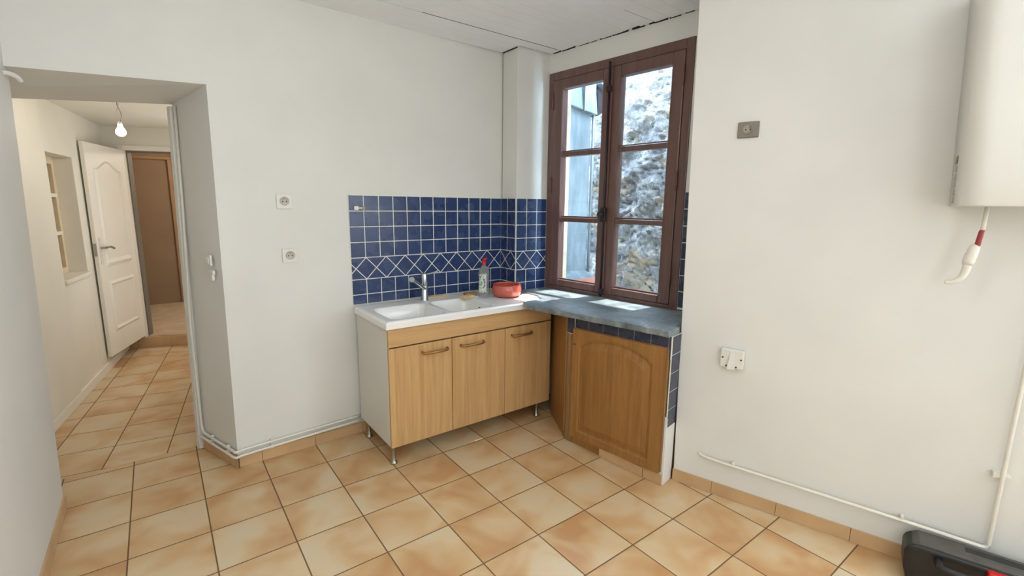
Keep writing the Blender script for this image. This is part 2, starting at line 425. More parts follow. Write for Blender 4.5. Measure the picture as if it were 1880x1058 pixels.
# ------------------------------------------------------------------ hallway
bm = NB()                                    # left wall with a deep window niche
z0, z1, a0, a1 = .922, 1.842, .555, 1.105
box(bm, H, -1.3, a0, -.32, 0, -.05, 2.3); box(bm, H, a1, 2.6, -.32, 0, -.05, 2.3)
box(bm, H, a0, a1, -.32, 0, -.05, z0); box(bm, H, a0, a1, -.32, 0, z1, 2.3)
box(bm, H, -1.3, a0-.03, -.01, .010, .0, 2.3)
struct('wall_hallway_left', bm, M['hall'], bevel=.004)
bm = NB(); box(bm, H, -.9, 2.0, -.004, .013, 0, .072); struct('baseboard_hallway', bm, M['doorw'], bevel=.003)
bm = NB(); plan(bm, [(.50, .66), (1.02, 3.05), (1.3, 3.05), (1.3, .66)], -.05, 2.3); struct('wall_hallway_right', bm, M['hall'])
op0, op1, optop = .165, .90, 1.995
bm = NB()
box(bm, S, -1.3, op0, -.14, 0, 0, 2.6); box(bm, S, op1, 2.7, -.14, 0, 0, 2.6); box(bm, S, op0, op1, -.14, 0, optop, 2.6)
struct('wall_hallway_end', bm, M['hall'])
bm = NB()
box(bm, S, op0-.045, op0, 0, .012, .11, optop+.045); box(bm, S, op1, op1+.045, 0, .012, .11, optop+.045); box(bm, S, op0, op1, 0, .012, optop, optop+.045)
struct('trim_1', bm, M['doorw'], bevel=.003)
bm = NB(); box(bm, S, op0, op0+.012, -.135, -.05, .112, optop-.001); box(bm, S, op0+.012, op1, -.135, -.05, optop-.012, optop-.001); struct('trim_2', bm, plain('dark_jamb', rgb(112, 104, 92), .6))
bm = NB(); plan(bm, [(-.9, .60), (1.3, .60), (1.3, 3.4), (-.6, 3.7)], 2.215, 2.3); struct('ceiling_hallway', bm, plaster('hall_ceiling', rgb(232, 228, 214), .1))
# step up to the far room
bm = NB()
for a, b in ((-.02, .09), (.09, .388), (.388, .686), (.686, 1.3)): box(bm, S, a+.001, b-.001, -.02, .008, .001, .104)
box(bm, S, -.02, 1.3, -.02, .0055, .001, .103, 1)
struct('trim_3', bm, [M['skirt'], M['grout']])
bm = NB(); plan(bm, [(-1.2, 3.88), (1.9, 2.72), (2.2, 5.4), (-1.2, 5.4)], .0, .11); 
struct('floor_far_room', bm, M['concrete'])
bm = NB(); box(bm, WORLD, -1.2, 2.2, 5.30, 5.45, 0, 2.6); box(bm, WORLD, -1.35, -1.2, 3.7, 5.45, 0, 2.6); box(bm, WORLD, 2.2, 2.35, 2.7, 5.45, 0, 2.6); struct('wall_far_room', bm, M['roombrown'])
bm = NB(); plan(bm, [(-1.2, 3.95), (1.9, 2.78), (2.2, 5.3), (-1.2, 5.3)], 2.5, 2.6); struct('ceiling_far_room', bm, M['hall'])
bm = NB(); box(bm, WORLD, .435, .475, 5.272, 5.30, .11, 2.05); box(bm, WORLD, -.5, .475, 5.272, 5.30, 2.05, 2.09); box(bm, WORLD, .475, .9, 5.284, 5.30, .11, 2.3, 1)
struct('trim_4', bm, [M['roomtrim'], plain('orange_panel', rgb(150, 112, 78), .5, var=.05, scale=5)], bevel=.004)
# timber strip on the doorway's inner arris
bm = NB(); prism(bm, [J(.410, -.002, 0), J(.452, -.002, 0), J(.452, .028, 0), J(.410, .028, 0)], [p + Vector((.034, 0, 0)) for p in (J(.410, -.002, 2.02), J(.452, -.002, 2.02), J(.452, .028, 2.02), J(.410, .028, 2.02))])
struct('trim_5', bm, M['wall'], bevel=.004)

# white hallway door, standing open
DF = Frame((.045, 3.395), (-.232, -.695), (.9487, -.3166))     # s from hinge to free edge, n faces the visitor
def door_leaf():
    d = thing('door_1', 'white moulded panel door standing ajar at hallway end', 'door', (.045, 3.395, .12)); d['kind'] = 'structure'
    bm = NB(); box(bm, DF, .003, .735, -.032, 0, .125, 1.992); obj('door_leaf', bm, M['doorw'], d, bevel=.004)
    def ring(out, w, n0, n1, bm):
        m = len(out); cx = sum(p[0] for p in out)/m; cz = sum(p[1] for p in out)/m
        sx = (max(p[0] for p in out)-min(p[0] for p in out))/2; sz = (max(p[1] for p in out)-min(p[1] for p in out))/2
        inn = [(cx+(p[0]-cx)*(1-w/sx), cz+(p[1]-cz)*(1-w/sz)) for p in out]
        for i in range(m):
            j = (i+1) % m
            mid = lambda a, b: ((a[0]+b[0])/2, (a[1]+b[1])/2)
            mo = [mid(out[i], inn[i]), mid(out[j], inn[j])]
            for q in ((out[i], out[j], mo[1], mo[0], n0, n0, n1, n1), (mo[0], mo[1], inn[j], inn[i], n1, n1, n0, n0)):
                f = [bm.verts.new(DF(q[k][0], q[4+k], q[k][1])) for k in range(4)]; bm.faces.new(f)
    bm = NB(); tp = [(.12, .92), (.62, .92)]
    for k in range(11):
        t = k/10; s = .62-.5*t; tp.append((s, 1.78+.075*math.sin(PI*t)**2.2))
    tp = tp[:-1] + [(.12, 1.78)]
    ring(tp, .042, .0005, .013, bm); obj('upper_panel_moulding', bm, M['doorw'], d)
    bm = NB(); ring([(.12, .33), (.62, .33), (.62, .79), (.12, .79)], .042, .0005, .013, bm); obj('lower_panel_moulding', bm, M['doorw'], d)
    bm = NB(); box(bm, DF, .665, .705, 0, .004, .955, 1.185); obj('handle_plate', bm, M['white'], d, bevel=.001)
    bm = NB(); tube(bm, [DF(.685, .003, 1.10), DF(.685, .045, 1.10)], .009, 10)
    tube(bm, smooth_path([DF(.685, .045, 1.10), DF(.64, .050, 1.105), DF(.59, .05, 1.095), DF(.555, .048, 1.085)], 4), [.010]*13, 10)
    obj('door_handle', bm, M['steel'], d, bevel=.001, label='brushed metal lever handle')
    bm = NB(); box(bm, DF, .7355, .739, -.026, -.006, 1.03, 1.14); obj('lock_plate', bm, M['steel'], d)
door_leaf()

# hallway window in the niche
w2 = thing('window_2', 'narrow cream-framed window of small panes in hallway wall niche', 'window', H(.83, -.13, z0)); w2['kind'] = 'structure'
bm = NB(); n0, n1 = -.155, -.115
box(bm, H, a0, a0+.05, n0, n1, z0, z1); box(bm, H, a1-.05, a1, n0, n1, z0, z1); box(bm, H, a0+.05, a1-.05, n0, n1, z0, z0+.05); box(bm, H, a0+.05, a1-.05, n0, n1, z1-.06, z1)
obj('window_frame', bm, M['cream'], w2, bevel=.003)
bm = NB()
for z in (z0+.325, z0+.62): box(bm, H, a0+.05, a1-.05, n0+.004, n1+.006, z-.014, z+.014)
box(bm, H, .815, .845, n0+.004, n1+.002, z0+.05, z1-.06)
obj('glazing_bar', bm, M['doorw'], w2)
bm = NB(); box(bm, H, a0+.05, a1-.05, -.148, -.142, z0+.05, z1-.06); obj('pane', bm, M['hallpane'], w2)
bm = NB(); box(bm, H, a0-.02, a1+.02, -.11, .022, z0-.03, z0+.002); obj('window_sill', bm, M['hall'], w2, bevel=.006)

# ------------------------------------------------------------------ kitchen window
def window():
    w = thing('window_1', 'brown timber two-casement kitchen window, three panes per casement', 'window', W(.56, .0, wz0)); w['kind'] = 'structure'
    bm = NB(); n0, n1 = -.06, .012
    box(bm, W, .001, .052, n0, n1, wz0, wz1); box(bm, W, 1.07, 1.121, n0, n1, wz0, wz1)
    box(bm, W, .052, 1.07, n0, n1, wz0, wz0+.036); box(bm, W, .052, 1.07, n0, n1, wz1-.056, wz1)
    obj('outer_frame', bm, M['brown'], w, bevel=.004)
    gl = []
    for (s0, s1, p0, p1) in ((.0535, .5565, .140, .493), (.5675, 1.0685, .634, .990)):
        bm = NB(); f0, f1 = -.045, .018
        box(bm, W, s0, p0, f0, f1, wz0+.038, wz1-.058); box(bm, W, p1, s1, f0, f1, wz0+.038, wz1-.058)
        box(bm, W, p0, p1, f0, f1, wz0+.038, .953); box(bm, W, p0, p1, f0, f1, 2.330, wz1-.058)
        for z in (1.406, 1.875): box(bm, W, p0, p1, f0+.01, f1-.004, z-.0165, z+.0165)
        sash = obj('sash', bm, M['brown'], w, bevel=.006, seg=2)
        bm = NB()
        for za, zb in ((.950, 1.391), (1.421, 1.860), (1.890, 2.333)): box(bm, W, p0-.002, p1+.002, -.020, -.016, za, zb)
        obj('glass_pane', bm, M['glass'], sash)
        bm = NB()                            # putty / glazing bead on the lower edge of every pane
        for za in (.953, 1.4225, 1.8915): box(bm, W, p0, p1, -.016, -.004, za, za+.010)
        obj('glazing_bead', bm, M['brown'], sash)
    bm = NB(); box(bm, W, .5455, .5785, .018, .030, wz0+.038, wz1-.058); obj('cover_strip', bm, M['brown'], w, bevel=.005)
    e = NB(); tube(e, [W(.562, .040, wz0+.02), W(.562, .040, wz1-.03)], .0075, 10)
    rod = obj('bolt_rod', e, M['iron'], w, label='dark iron window bolt rod')
    bm = NB(); box(bm, W, .540, .584, .030, .054, 1.40, 1.50); obj('bolt_case', bm, M['iron'], rod, bevel=.006)
    bm = NB(); lathe(bm, W(.562, .054, 1.452), [(0.010, 0), (.008, .014), (.019, .022), (.021, .034), (.014, .043), (0, .045)], 16, W.n.to_3d()); obj('bolt_knob', bm, M['iron'], rod)
    for z in (wz0+.035, 2.24):
        bm = NB(); box(bm, W, .545, .580, .030, .050, z, z+.04); obj('bolt_guide', bm, M['iron'], rod, bevel=.004)
    for s in (.0525, 1.069):
        for z in (1.02, 1.60, 2.20):
            bm = NB(); tube(bm, [W(s, .022, z), W(s, .022, z+.11)], .0065, 8); lathe(bm, W(s, .022, z+.11), [(.0065, 0), (.0075, .003), (0, .010)], 8)
            obj('hinge', bm, M['hinge'], w)
window()
# tiles on the strip of wall between the window and the right wall
bm = NB(); z = 1.594
while z > .90:
    zb = max(z-.0976, .885); box(bm, W, 1.127, 1.224, .006, .012, zb+.0015, z-.0015); z -= .0976 + .002
box(bm, W, 1.124, 1.30, .004, .0085, .885, 1.597, 1)
struct('trim_6', bm, [M['dblue'], M['wgrout']])
bm = NB(); box(bm, W, 1.124, 1.30, .004, .014, .868, .885); struct('trim_7', bm, M['dblue'])

# ------------------------------------------------------------------ outside
bm = NB()                                    # rubble wall across the passage
nx, nz = 300, 240; xs = 3.95
vv = [[None]*(nz+1) for _ in range(nx+1)]
for i in range(nx+1):
    for j in range(nz+1):
        yy = -2.6 + 5.6*i/nx; zz = -1.0 + 4.1*j/nz
        q = Vector((0, yy*1.6, zz*2.6))
        d = .05*noise.noise(q*1.1) + .05*noise.noise(q*2.9+Vector((5, 3, 1))) + .035*abs(noise.noise(q*6)) + .022*noise.noise(q*13) + .010*noise.noise(q*29)
        vv[i][j] = bm.verts.new((xs - d, yy, zz))
for i in range(nx):
    for j in range(nz):
        bm.faces.new([vv[i][j], vv[i+1][j], vv[i+1][j+1], vv[i][j+1]]).smooth = True
bk = [bm.verts.new(p) for p in ((xs+.4, -2.6, -1), (xs+.4, 3.0, -1), (xs+.4, 3.0, 3.1), (xs+.4, -2.6, 3.1))]
bm.faces.new(bk)
bm.faces.new([vv[i][nz] for i in range(nx+1)] + [bk[2], bk[3]])
struct('wall_outside', bm, M['stone'])
bm = NB(); plan(bm, [(2.8, -2.6), (4.0, -2.6), (4.0, 3.0), (2.8, 3.0)], -1.05, -1.0); struct('floor_outside', bm, M['reveal'])
# masonry reveal of the window, outside
bm = NB(); box(bm, W, -.02, .034, -.205, -.061, .80, 2.5); struct('trim_8', bm, M['reveal'], bevel=.004)
bm = NB(); box(bm, W, 1.095, 1.15, -.205, -.061, .80, 2.5); struct('trim_9', bm, M['reveal'], bevel=.004)
bm = NB(); box(bm, W, .034, 1.095, -.26, -.061, .80, .905); struct('trim_10', bm, M['reveal'], bevel=.006)
# unseen overhang added above the window to cut back the sun patches
bm = NB(); box(bm, W, -1.0, .54, -.47, -.172, 2.70, 2.76); box(bm, W, .54, 2.6, -.72, -.172, 2.70, 2.76); struct('trim_14', bm, M['brown'])
# zinc-clad lean-to closing the passage on the left
zc = thing('lean_to', 'pale blue-grey zinc-clad lean-to outside behind left window casement', 'lean-to', (3.12, .6, -.9)); 
bm = NB(); plan(bm, [(2.86, .35), (3.37, .35), (3.37, 1.2), (2.86, 1.2)], -.95, 2.34); obj('cladding', bm, M['zinc'], zc, bevel=.006)
bm = NB(); prism(bm, [(2.86, .30, 2.36), (3.40, .30, 2.285), (3.40, 1.2, 2.285), (2.86, 1.2, 2.36)], [(2.86, .34, 2.72), (3.40, .34, 2.62), (3.40, 1.2, 2.62), (2.86, 1.2, 2.72)])
obj('roof_flashing', bm, M['zinc'], zc, bevel=.008)
bm = NB(); box(bm, WORLD, 3.22, 3.228, .285, .34, 2.30, 2.66); obj('standing_seam', bm, M['zinc'], zc)
bm = NB(); tube(bm, [(3.385, .335, .90), (3.385, .335, 2.62)], .014, 10); obj('downpipe', bm, M['zinc'], zc)
bm = NB(); prism(bm, [(3.395, .30, 2.28), (3.58, .30, 2.38), (3.58, .55, 2.38), (3.395, .55, 2.28)], [(3.395, .30, 2.50), (3.581, .30, 2.40), (3.581, .55, 2.40), (3.395, .55, 2.50)]); obj('eaves_soffit', bm, M['iron'], zc)
bm = NB(); prism(bm, [(3.39, .26, 2.54), (3.60, .26, 2.37), (3.60, .56, 2.37), (3.39, .56, 2.54)], [(3.39, .26, 2.61), (3.60, .26, 2.42), (3.60, .56, 2.42), (3.39, .56, 2.61)]); obj('eaves_strip', bm, M['zinc'], zc, bevel=.004)
bm = NB(); prism(bm, [(2.86, .20, .86), (3.42, .20, .83), (3.42, .37, .83), (2.86, .37, .86)], [(2.86, .22, .89), (3.40, .22, .86), (3.40, .37, .93), (2.86, .37, .96)]); obj('foot_flashing', bm, M['zinc'], zc, bevel=.004)
bm = NB(); plan(bm, [(2.95, -.06), (3.52, .13), (3.52, .19), (2.95, .19)], .60, .885); tag(obj('ledge', bm, M['terracotta'], bevel=.008), 'reddish masonry ledge outside below the zinc lean-to', 'ledge', kind='structure')

# ================================================================== KITCHEN FITTINGS
# blue tile splashback: square rows, one band of diamonds, square rows
def splash(F, s0, s1, first, name, apex0, ztop=1.557, zlow=.869):
    bm = NB(); p = .0978; g = .0027; ap = .1345
    box(bm, F, s0, s1, 0, .0064, zlow, ztop+.004, 1)
    cols = [s0]; q = first
    while q < s1-.004:
        if q > s0+.004: cols.append(q)
        q += p
    cols.append(s1)
    def tile(poly):                          # shrink towards the centroid by the grout half-width, raise with a chamfer
        cx = sum(a for a, _ in poly)/len(poly); cz = sum(b for _, b in poly)/len(poly)
        m = len(poly)
        def off(d):
            out = []
            for i in range(m):
                P, Q, R = Vector(poly[i-1]), Vector(poly[i]), Vector(poly[(i+1) % m])
                e1 = (Q-P).normalized(); e2 = (R-Q).normalized()
                n1, n2 = Vector((-e1.y, e1.x)), Vector((-e2.y, e2.x))
                c = Vector((cx, cz))
                if n1.dot(c-Q) < 0: n1 = -n1
                if n2.dot(c-Q) < 0: n2 = -n2
                k = (n1+n2); k = k/(1+n1.dot(n2)) if 1+n1.dot(n2) > .15 else k*.5
                out.append(Q+k*d)
            return out
        a, b = off(g), off(g+.0015)
        v0 = [bm.verts.new(F(x, .006, z)) for x, z in a]; v1 = [bm.verts.new(F(x, .0068, z)) for x, z in a]; v2 = [bm.verts.new(F(x, .0078, z)) for x, z in b]
        bm.faces.new(v2)
        for lo, hi in ((v0, v1), (v1, v2)):
            for i in range(m): bm.faces.new([lo[i], lo[(i+1) % m], hi[(i+1) % m], hi[i]])
    def row(z1, z0):
        for a, b in zip(cols, cols[1:]): tile([(a, z0), (b, z0), (b, z1), (a, z1)])
    z = ztop
    for k in range(4): row(z, z-p*.995); z -= p*.995
    zt, zb = z, z-.1385; zm = (zt+zb)/2
    def clip(poly):                          # clip a convex polygon to s0..s1
        for lim, sg in ((s0, 1), (s1, -1)):
            out = []
            for i in range(len(poly)):
                P, Q = poly[i-1], poly[i]; ip, iq = (P[0]-lim)*sg >= -1e-9, (Q[0]-lim)*sg >= -1e-9
                if ip != iq:
                    t = (lim-P[0])/(Q[0]-P[0]); out.append((lim, P[1]+(Q[1]-P[1])*t))
                if iq: out.append(Q)
            poly = out
            if len(poly) < 3: return None
        return poly
    k = -3
    while True:
        c = apex0 + k*ap; k += 1
        if c - ap > s1: break
        for poly in ([(c-ap/2, zm), (c, zb), (c+ap/2, zm), (c, zt)], [(c, zt), (c+ap, zt), (c+ap/2, zm)], [(c, zb), (c+ap, zb), (c+ap/2, zm)]):
            q = clip(poly)
            if not q: continue
            ar = abs(sum(q[i-1][0]*q[i][1]-q[i][0]*q[i-1][1] for i in range(len(q))))/2
            if ar > 2.5e-4 and max(x for x, _ in q)-min(x for x, _ in q) > .012: tile(q)
    z = zb
    row(z, z-p*.995); z -= p*.995
    row(z, zlow)
    return struct(name, bm, [M['blue'], M['wgrout']])
splash(A, 1.186, 2.359, 2.359-11*.0978-.002, 'trim_11', 2.359-8*.1345)
P1 = Frame((2.36, .2842), (0, -1), (-1, 0)); splash(P1, 0.008, .203, .092, 'trim_12', .069+.0-.069+.0)
P2 = Frame((2.352, .089), (1, 0), (0, -1)); splash(P2, 0.0, .303, .098, 'trim_13', .070)

# sink unit ---------------------------------------------------------
ZS = .868
cab = thing('sink_cabinet', 'pale beech three-door sink cabinet with white side on metal legs', 'cabinet', (1.79, -.02, 0))
bm = NB()
box(bm, WORLD, 1.193, 1.209, -.262, .215, .122, .822); box(bm, WORLD, 2.377, 2.393, -.262, .215, .122, .822)
box(bm, WORLD, 1.209, 2.377, -.262, .215, .122, .138); box(bm, WORLD, 1.209, 2.377, .200, .215, .138, .822)
obj('carcass', bm, M['whitemelamine'], cab, bevel=.001, label='white melamine side and carcass')
bm = NB(); box(bm, WORLD, 1.195, 2.393, -.284, -.263, .717, .825); obj('front_rail', bm, M['beechh'], cab, bevel=.003)
def cab_door(x0, x1, hx0, hx1):
    bm = NB(); box(bm, WORLD, x0, x1, -.284, -.263, .117, .7095); d = obj('door', bm, M['beech'], cab, bevel=.003)
    bm = NB(); zz = .6575
    pts = smooth_path([(hx0, -.286, zz+.004), (hx0+.006, -.304, zz-.002), (hx0+.04, -.315, zz-.001), ((hx0+hx1)/2, -.318, zz), (hx1-.04, -.315, zz-.001), (hx1-.006, -.304, zz-.002), (hx1, -.286, zz+.004)], 4)
    tube(bm, pts, [.0065+.0025*math.sin(PI*i/(len(pts)-1)) for i in range(len(pts))], 10)
    obj('handle', bm, M['bronze'], d, label='bronze bow handle')
for q in ((1.195, 1.5955, 1.398, 1.562), (1.5985, 1.994, 1.655, 1.822), (1.997, 2.392, 2.044, 2.211)): cab_door(*q)
for x, y in ((1.222, -.238), (1.222, .160), (2.318, -.232), (2.318, .160)):
    bm = NB(); lathe(bm, (x, y, 0), [(0, .001), (.022, .001), (.022, .006), (.016, .014), (.013, .018), (.013, .11), (.018, .114), (.018, .1215), (0, .1215)], 18)
    obj('leg', bm, M['steel'], cab)

# sink top ----------------------------------------------------------
def sink():
    t = thing('kitchen_sink', 'white double-bowl sink with drainer laid over the beech cabinet', 'sink', (1.75, -.04, .822))
    bm = NB()
    # top surface as a fine grid pressed down into two bowls and a shallow drainer
    X0, X1, Y0, Y1 = 1.180, 2.3625, -.300, .212
    nx, ny = 160, 72
    def sm(t): t = max(0, min(1, t)); return t*t*(3-2*t)
    def rbox(x, y, x0, x1, y0, y1, r):       # signed distance to a rounded box (negative inside)
        cx, cy = (x0+x1)/2, (y0+y1)/2; dx = abs(x-cx)-(x1-x0)/2+r; dy = abs(y-cy)-(y1-y0)/2+r
        return math.hypot(max(dx, 0), max(dy, 0)) + min(max(dx, dy), 0) - r
    def h(x, y):
        z = ZS
        for x0, x1, dep in ((1.235, 1.585, .145), (1.615, 1.925, .13)):
            d = rbox(x, y, x0, x1, -.262, .078, .06)
            z -= dep*sm(-d/.045)
        d = rbox(x, y, 1.960, 2.315, -.262, .080, .04); z -= .007*sm(-d/.02)
        e = min(x-X0, X1-x+.02, y-Y0, .1+Y1-y); z -= .010*(1-sm(e/.014))
        # raised lip round the bowls
        return z
    def xcut(x, y):                          # the front right corner is cut where the slate begins
        lim = 2.3625
        if y < -.156: lim = 2.3625 - (-.156-y)*.500
        return lim
    rows = []
    for j in range(ny+1):
        y = Y0+(Y1-Y0)*j/ny; lim = xcut(None, y); r = []
        for i in range(nx+1):
            x = X0+(lim-X0)*i/nx; r.append(bm.verts.new((x, y, h(x, y))))
        rows.append(r)
    for j in range(ny):
        for i in range(nx):
            bm.faces.new([rows[j][i], rows[j][i+1], rows[j+1][i+1], rows[j+1][i]]).smooth = True
    loop = [rows[0][i] for i in range(nx+1)] + [rows[j][nx] for j in range(1, ny+1)] + [rows[ny][i] for i in range(nx-1, -1, -1)] + [rows[j][0] for j in range(ny-1, 0, -1)]
    low = [bm.verts.new((v.co.x, v.co.y, .8265)) for v in loop]; m = len(loop)
    for i in range(m): bm.faces.new([loop[i], loop[(i+1) % m], low[(i+1) % m], low[i]])
    obj('basin', bm, M['ceramic'], t)
    for x, yy, zz in ((1.566, -.13, .813), (1.906, -.11, .819)):
        bm = NB(); lathe(bm, (x, yy, zz), [(.0, .003), (.014, .003), (.016, .001), (.016, -.006)], 18, (-.95, 0, .31)); obj('overflow_hole', bm, M['dark'], t, label='dark round overflow hole')
    for x, z in ((1.41, .724), (1.77, .739)):
        bm = NB(); lathe(bm, (x, -.09, z), [(.040, 0), (.038, .003), (.030, .003), (.028, .0005), (0, .001)], 24); obj('drain', bm, M['chrome'], t)
sink()

# mixer tap ---------------------------------------------------------
tp = thing('mixer_tap', 'chrome single-lever mixer tap behind the left sink bowl', 'tap', (1.632, .142, ZS))
tx, ty = 1.632, .142
bm = NB(); lathe(bm, (tx, ty, ZS), [(0, 0), (.026, 0), (.026, .004), (.0225, .007), (.0225, .098), (.021, .101), (0, .101)], 28); obj('tap_body', bm, M['chrome'], tp)
bm = NB(); lathe(bm, (tx, ty, ZS+.102), [(0, 0), (.021, 0), (.0215, .002), (.0215, .076), (.019, .082), (0, .083)], 28); cart = obj('cartridge_cap', bm, M['chrome'], tp)
bm = NB(); tube(bm, smooth_path([(tx+.015, ty+.0, ZS+.176), (tx+.06, ty, ZS+.182), (tx+.105, ty, ZS+.194)], 4), [.0055]*9, 8); obj('lever', bm, M['chrome'], cart)
bm = NB(); a = Vector((tx-.008, ty-.012, ZS+.083)); b = Vector((1.478, .006, 1.043)); tube(bm, [a, a.lerp(b, .9), a.lerp(b, .905), b], [.0125, .0125, .0165, .0165], 20)
obj('spout', bm, M['chrome'], tp)

# washing-up things -------------------------------------------------
bx, by = 2.052, .055
bt = thing('dish_soap_bottle', 'clear washing-up liquid bottle with red cap by the blue tiles', 'bottle', (bx, by, ZS))
ov = Vector((1, .62, 1))
def oval(bm, c, k=.62):
    for v in bm.verts:
        d = v.co - Vector((c[0], c[1], v.co.z)); v.co = Vector((c[0], c[1], v.co.z)) + Vector((d.x*1.0, d.y*k, 0))
bm = NB(); lathe(bm, (bx, by, ZS-.0055), [(0, 0), (.038, 0), (.043, .006), (.043, .06), (.040, .11), (.041, .145), (.043, .165), (.040, .188), (.026, .212), (.015, .222), (.014, .234), (0, .234)], 28); oval(bm, (bx, by)); obj('bottle_body', bm, M['bottle'], bt)
bm = NB(); lathe(bm, (bx, by, ZS+.226), [(.0165, 0), (.0165, .014), (.011, .020), (.0075, .034), (.006, .044), (0, .046)], 18); tube(bm, [(bx-.004, by-.004, ZS+.256), (bx+.018, by-.008, ZS+.272)], [.009, .007], 10); obj('cap', bm, M['red'], bt)
bm = NB()
rings = []
for zq, rr in ((.035, .0438), (.09, .0420), (.14, .0418), (.168, .0440)):
    ring = []
    for k in range(9):
        an = math.radians(170 + k*13); ring.append(bm.verts.new((bx+math.cos(an)*rr, by+math.sin(an)*rr*.62-.0006, ZS-.0055+zq)))
    rings.append(ring)
for a_, b_ in zip(rings, rings[1:]):
    for k in range(8): bm.faces.new([a_[k], a_[k+1], b_[k+1], b_[k]]).smooth = True
obj('label_sticker', bm, M['label'], bt, label='pale label with blue and green print')
bw = thing('bowl', 'round red enamel bowl on the drainer beside the soap bottle', 'bowl', (2.203, -.012, ZS-.0055))
bm = NB(); lathe(bm, (2.203, -.012, ZS-.0055), [(0, .0), (.066, .0), (.086, .004), (.102, .022), (.106, .045), (.104, .066), (.097, .082), (.096, .088), (.092, .088), (.091, .082), (.098, .064), (.100, .045), (.096, .024), (.080, .008), (0, .006)], 40)
obj('bowl_body', bm, [M['bowl']], bw)
bm = NB(); lathe(bm, (2.203, -.012, ZS-.0055), [(.0915, .0885), (.0965, .0885), (.0992, .086), (.0975, .083)], 40); obj('rim', bm, M['bowlin'], bw)
bm = NB(); SP = Frame((1.905, .045), (1, .25)); box(bm, SP, -.045, .055, -.028, .028, ZS, ZS+.020); tag(obj('sponge', bm, M['sponge'], bevel=.006), 'beige rectangular sponge at the back edge of right sink bowl', 'sponge')
bm = NB(); SP2 = Frame((1.985, .115), (1, -.18)); box(bm, SP2, -.055, .04, -.022, .022, ZS, ZS+.024); tag(obj('scouring_pad', bm, M['scour'], bevel=.006), 'brownish scouring pad between the beige sponge and soap bottle', 'scourer')
bm = NB(); SP3 = Frame((1.70, .192), (1, .02)); box(bm, SP3, -.03, .13, -.010, .010, ZS, ZS+.011); tag(obj('wiping_cloth', bm, M['sponge'], bevel=.003), 'thin beige strip lying behind the tap along the tiles', 'cloth')

# oak corner unit ---------------------------------------------------
ok = thing('oak_cabinet', 'low oak cabinet with arched door below slate worktop by window', 'cabinet', (2.45, -.9, 0))
bm = NB(); box(bm, O, .012, .700, -.16, -.002, .001, .845); obj('carcass', bm, M['oak'], ok)
bm = NB(); box(bm, O, .006, .066, -.03, .002, .002, .722)
obj('worn_post', bm, M['rawwood'], ok, bevel=.002, label='scuffed bare wooden post')
def arch_door():
    s0, s1, z0, zL, zR = .066, .694, .055, .767, .784
    out = [(s0, z0), (s1, z0+.018), (s1, zR), (s0, zL)]
    bm = NB(); extr(bm, O, out, 0, .0150); d = obj('door', bm, M['oak'], ok, bevel=.003)
    # raised mitred surround with an arched inner edge, and a raised panel
    i0, i1, b0, b1 = .132, .612, .118, .130
    arc = [(i1 + (i0-i1)*k/14, .655 + .072*math.sin(PI*k/14)**.62 + .010*(1-k/14)) for k in range(15)]
    inn = [(i0, b0), (i1, b1)] + arc
    big = [(s0+.003, z0+.003), (s1-.003, z0+.020)] + [(s1-.003 + (s0-s1+.006)*k/14, zR-.003 + (zL-zR)*k/14) for k in range(15)]
    bm = NB(); m = len(inn)
    def off(poly, d, c=(.372, .40)):
        return [(c[0]+(p[0]-c[0])*(1-d/.24), c[1]+(p[1]-c[1])*(1-d/.30)) for p in poly]
    rings = [(big, .0145), (big, .027), (off(inn, -.014), .027), (off(inn, -.002), .0225), (inn, .016), (off(inn, .008), .0155)]
    V = [[bm.verts.new(O(p[0], n, p[1])) for p in r] for r, n in rings]
    for a, b in zip(V, V[1:]):
        for i in range(m): bm.faces.new([a[i], a[(i+1) % m], b[(i+1) % m], b[i]])
    obj('door_surround', bm, M['oak'], d)
    bm = NB(); rings = [(off(inn, .010), .0152), (off(inn, .046), .0255)]
    V = [[bm.verts.new(O(p[0], n, p[1])) for p in r] for r, n in rings]
    for i in range(m): bm.faces.new([V[0][i], V[0][(i+1) % m], V[1][(i+1) % m], V[1][i]])
    bm.faces.new(V[1]); obj('raised_panel', bm, M['oak'], d)
    bm = NB(); box(bm, O, .356, .3585, .0250, .0262, .165, .690); obj('panel_joint', bm, M['rawwood'], d)
    bm = NB(); box(bm, O, s1+.0005, s1+.006, .002, .017, .08, .78); obj('edge_strip', bm, M['rawwood'], d)
    bm = NB()
    for s in (.078, .088): lathe(bm, O(s, .0245, .668), [(.004, 0), (.004, .004), (0, .006)], 10, O.n.to_3d())
    obj('hinge_screw', bm, M['dark'], d)
arch_door()
bm = NB(); box(bm, O, .006, .062, 0, .006, .724, .8445)          # blue tile apron under the slate
for k in range(7):
    a = .068 + k*.1045; box(bm, O, a, min(a+.1015, .706), 0, .006, .72, .8445)
box(bm, O, .004, .706, -.001, .004, .72, .8445, 1); obj('tile_apron', bm, [M['dblue'], M['wgrout']], ok, label='strip of dark blue tiles with white grout')
bm = NB(); z = .8445                                             # tiled end post
while z > .42:
    box(bm, E_, .003, .102, 0, .006, z-.0985, z-.002); z -= .1015
box(bm, E_, .001, .104, -.003, .0035, .40, .8445, 1); obj('end_tiles', bm, [M['dblue'], M['wgrout']], ok)
bm = NB(); box(bm, E_, -.002, .104, -.05, .005, .001, .397); obj('end_plaster', bm, M['wall'], ok, bevel=.003, label='white plastered lower end')
bm = NB(); box(bm, O, .29, .59, -.002, .010, .001, .058); box(bm, O, .593, .708, -.002, .010, .001, .066); obj('plinth_tile', bm, M['skirt'], ok, bevel=.001)
bm = NB(); box(bm, O, .01, .287, -.02, -.003, .001, .054); obj('dark_kickboard', bm, M['rawwood'], ok)
bm = NB(); box(bm, D_, .004, .42, -.02, .0, .06, .845); box(bm, D_, .0, .022, .0, .006, .06, .845)
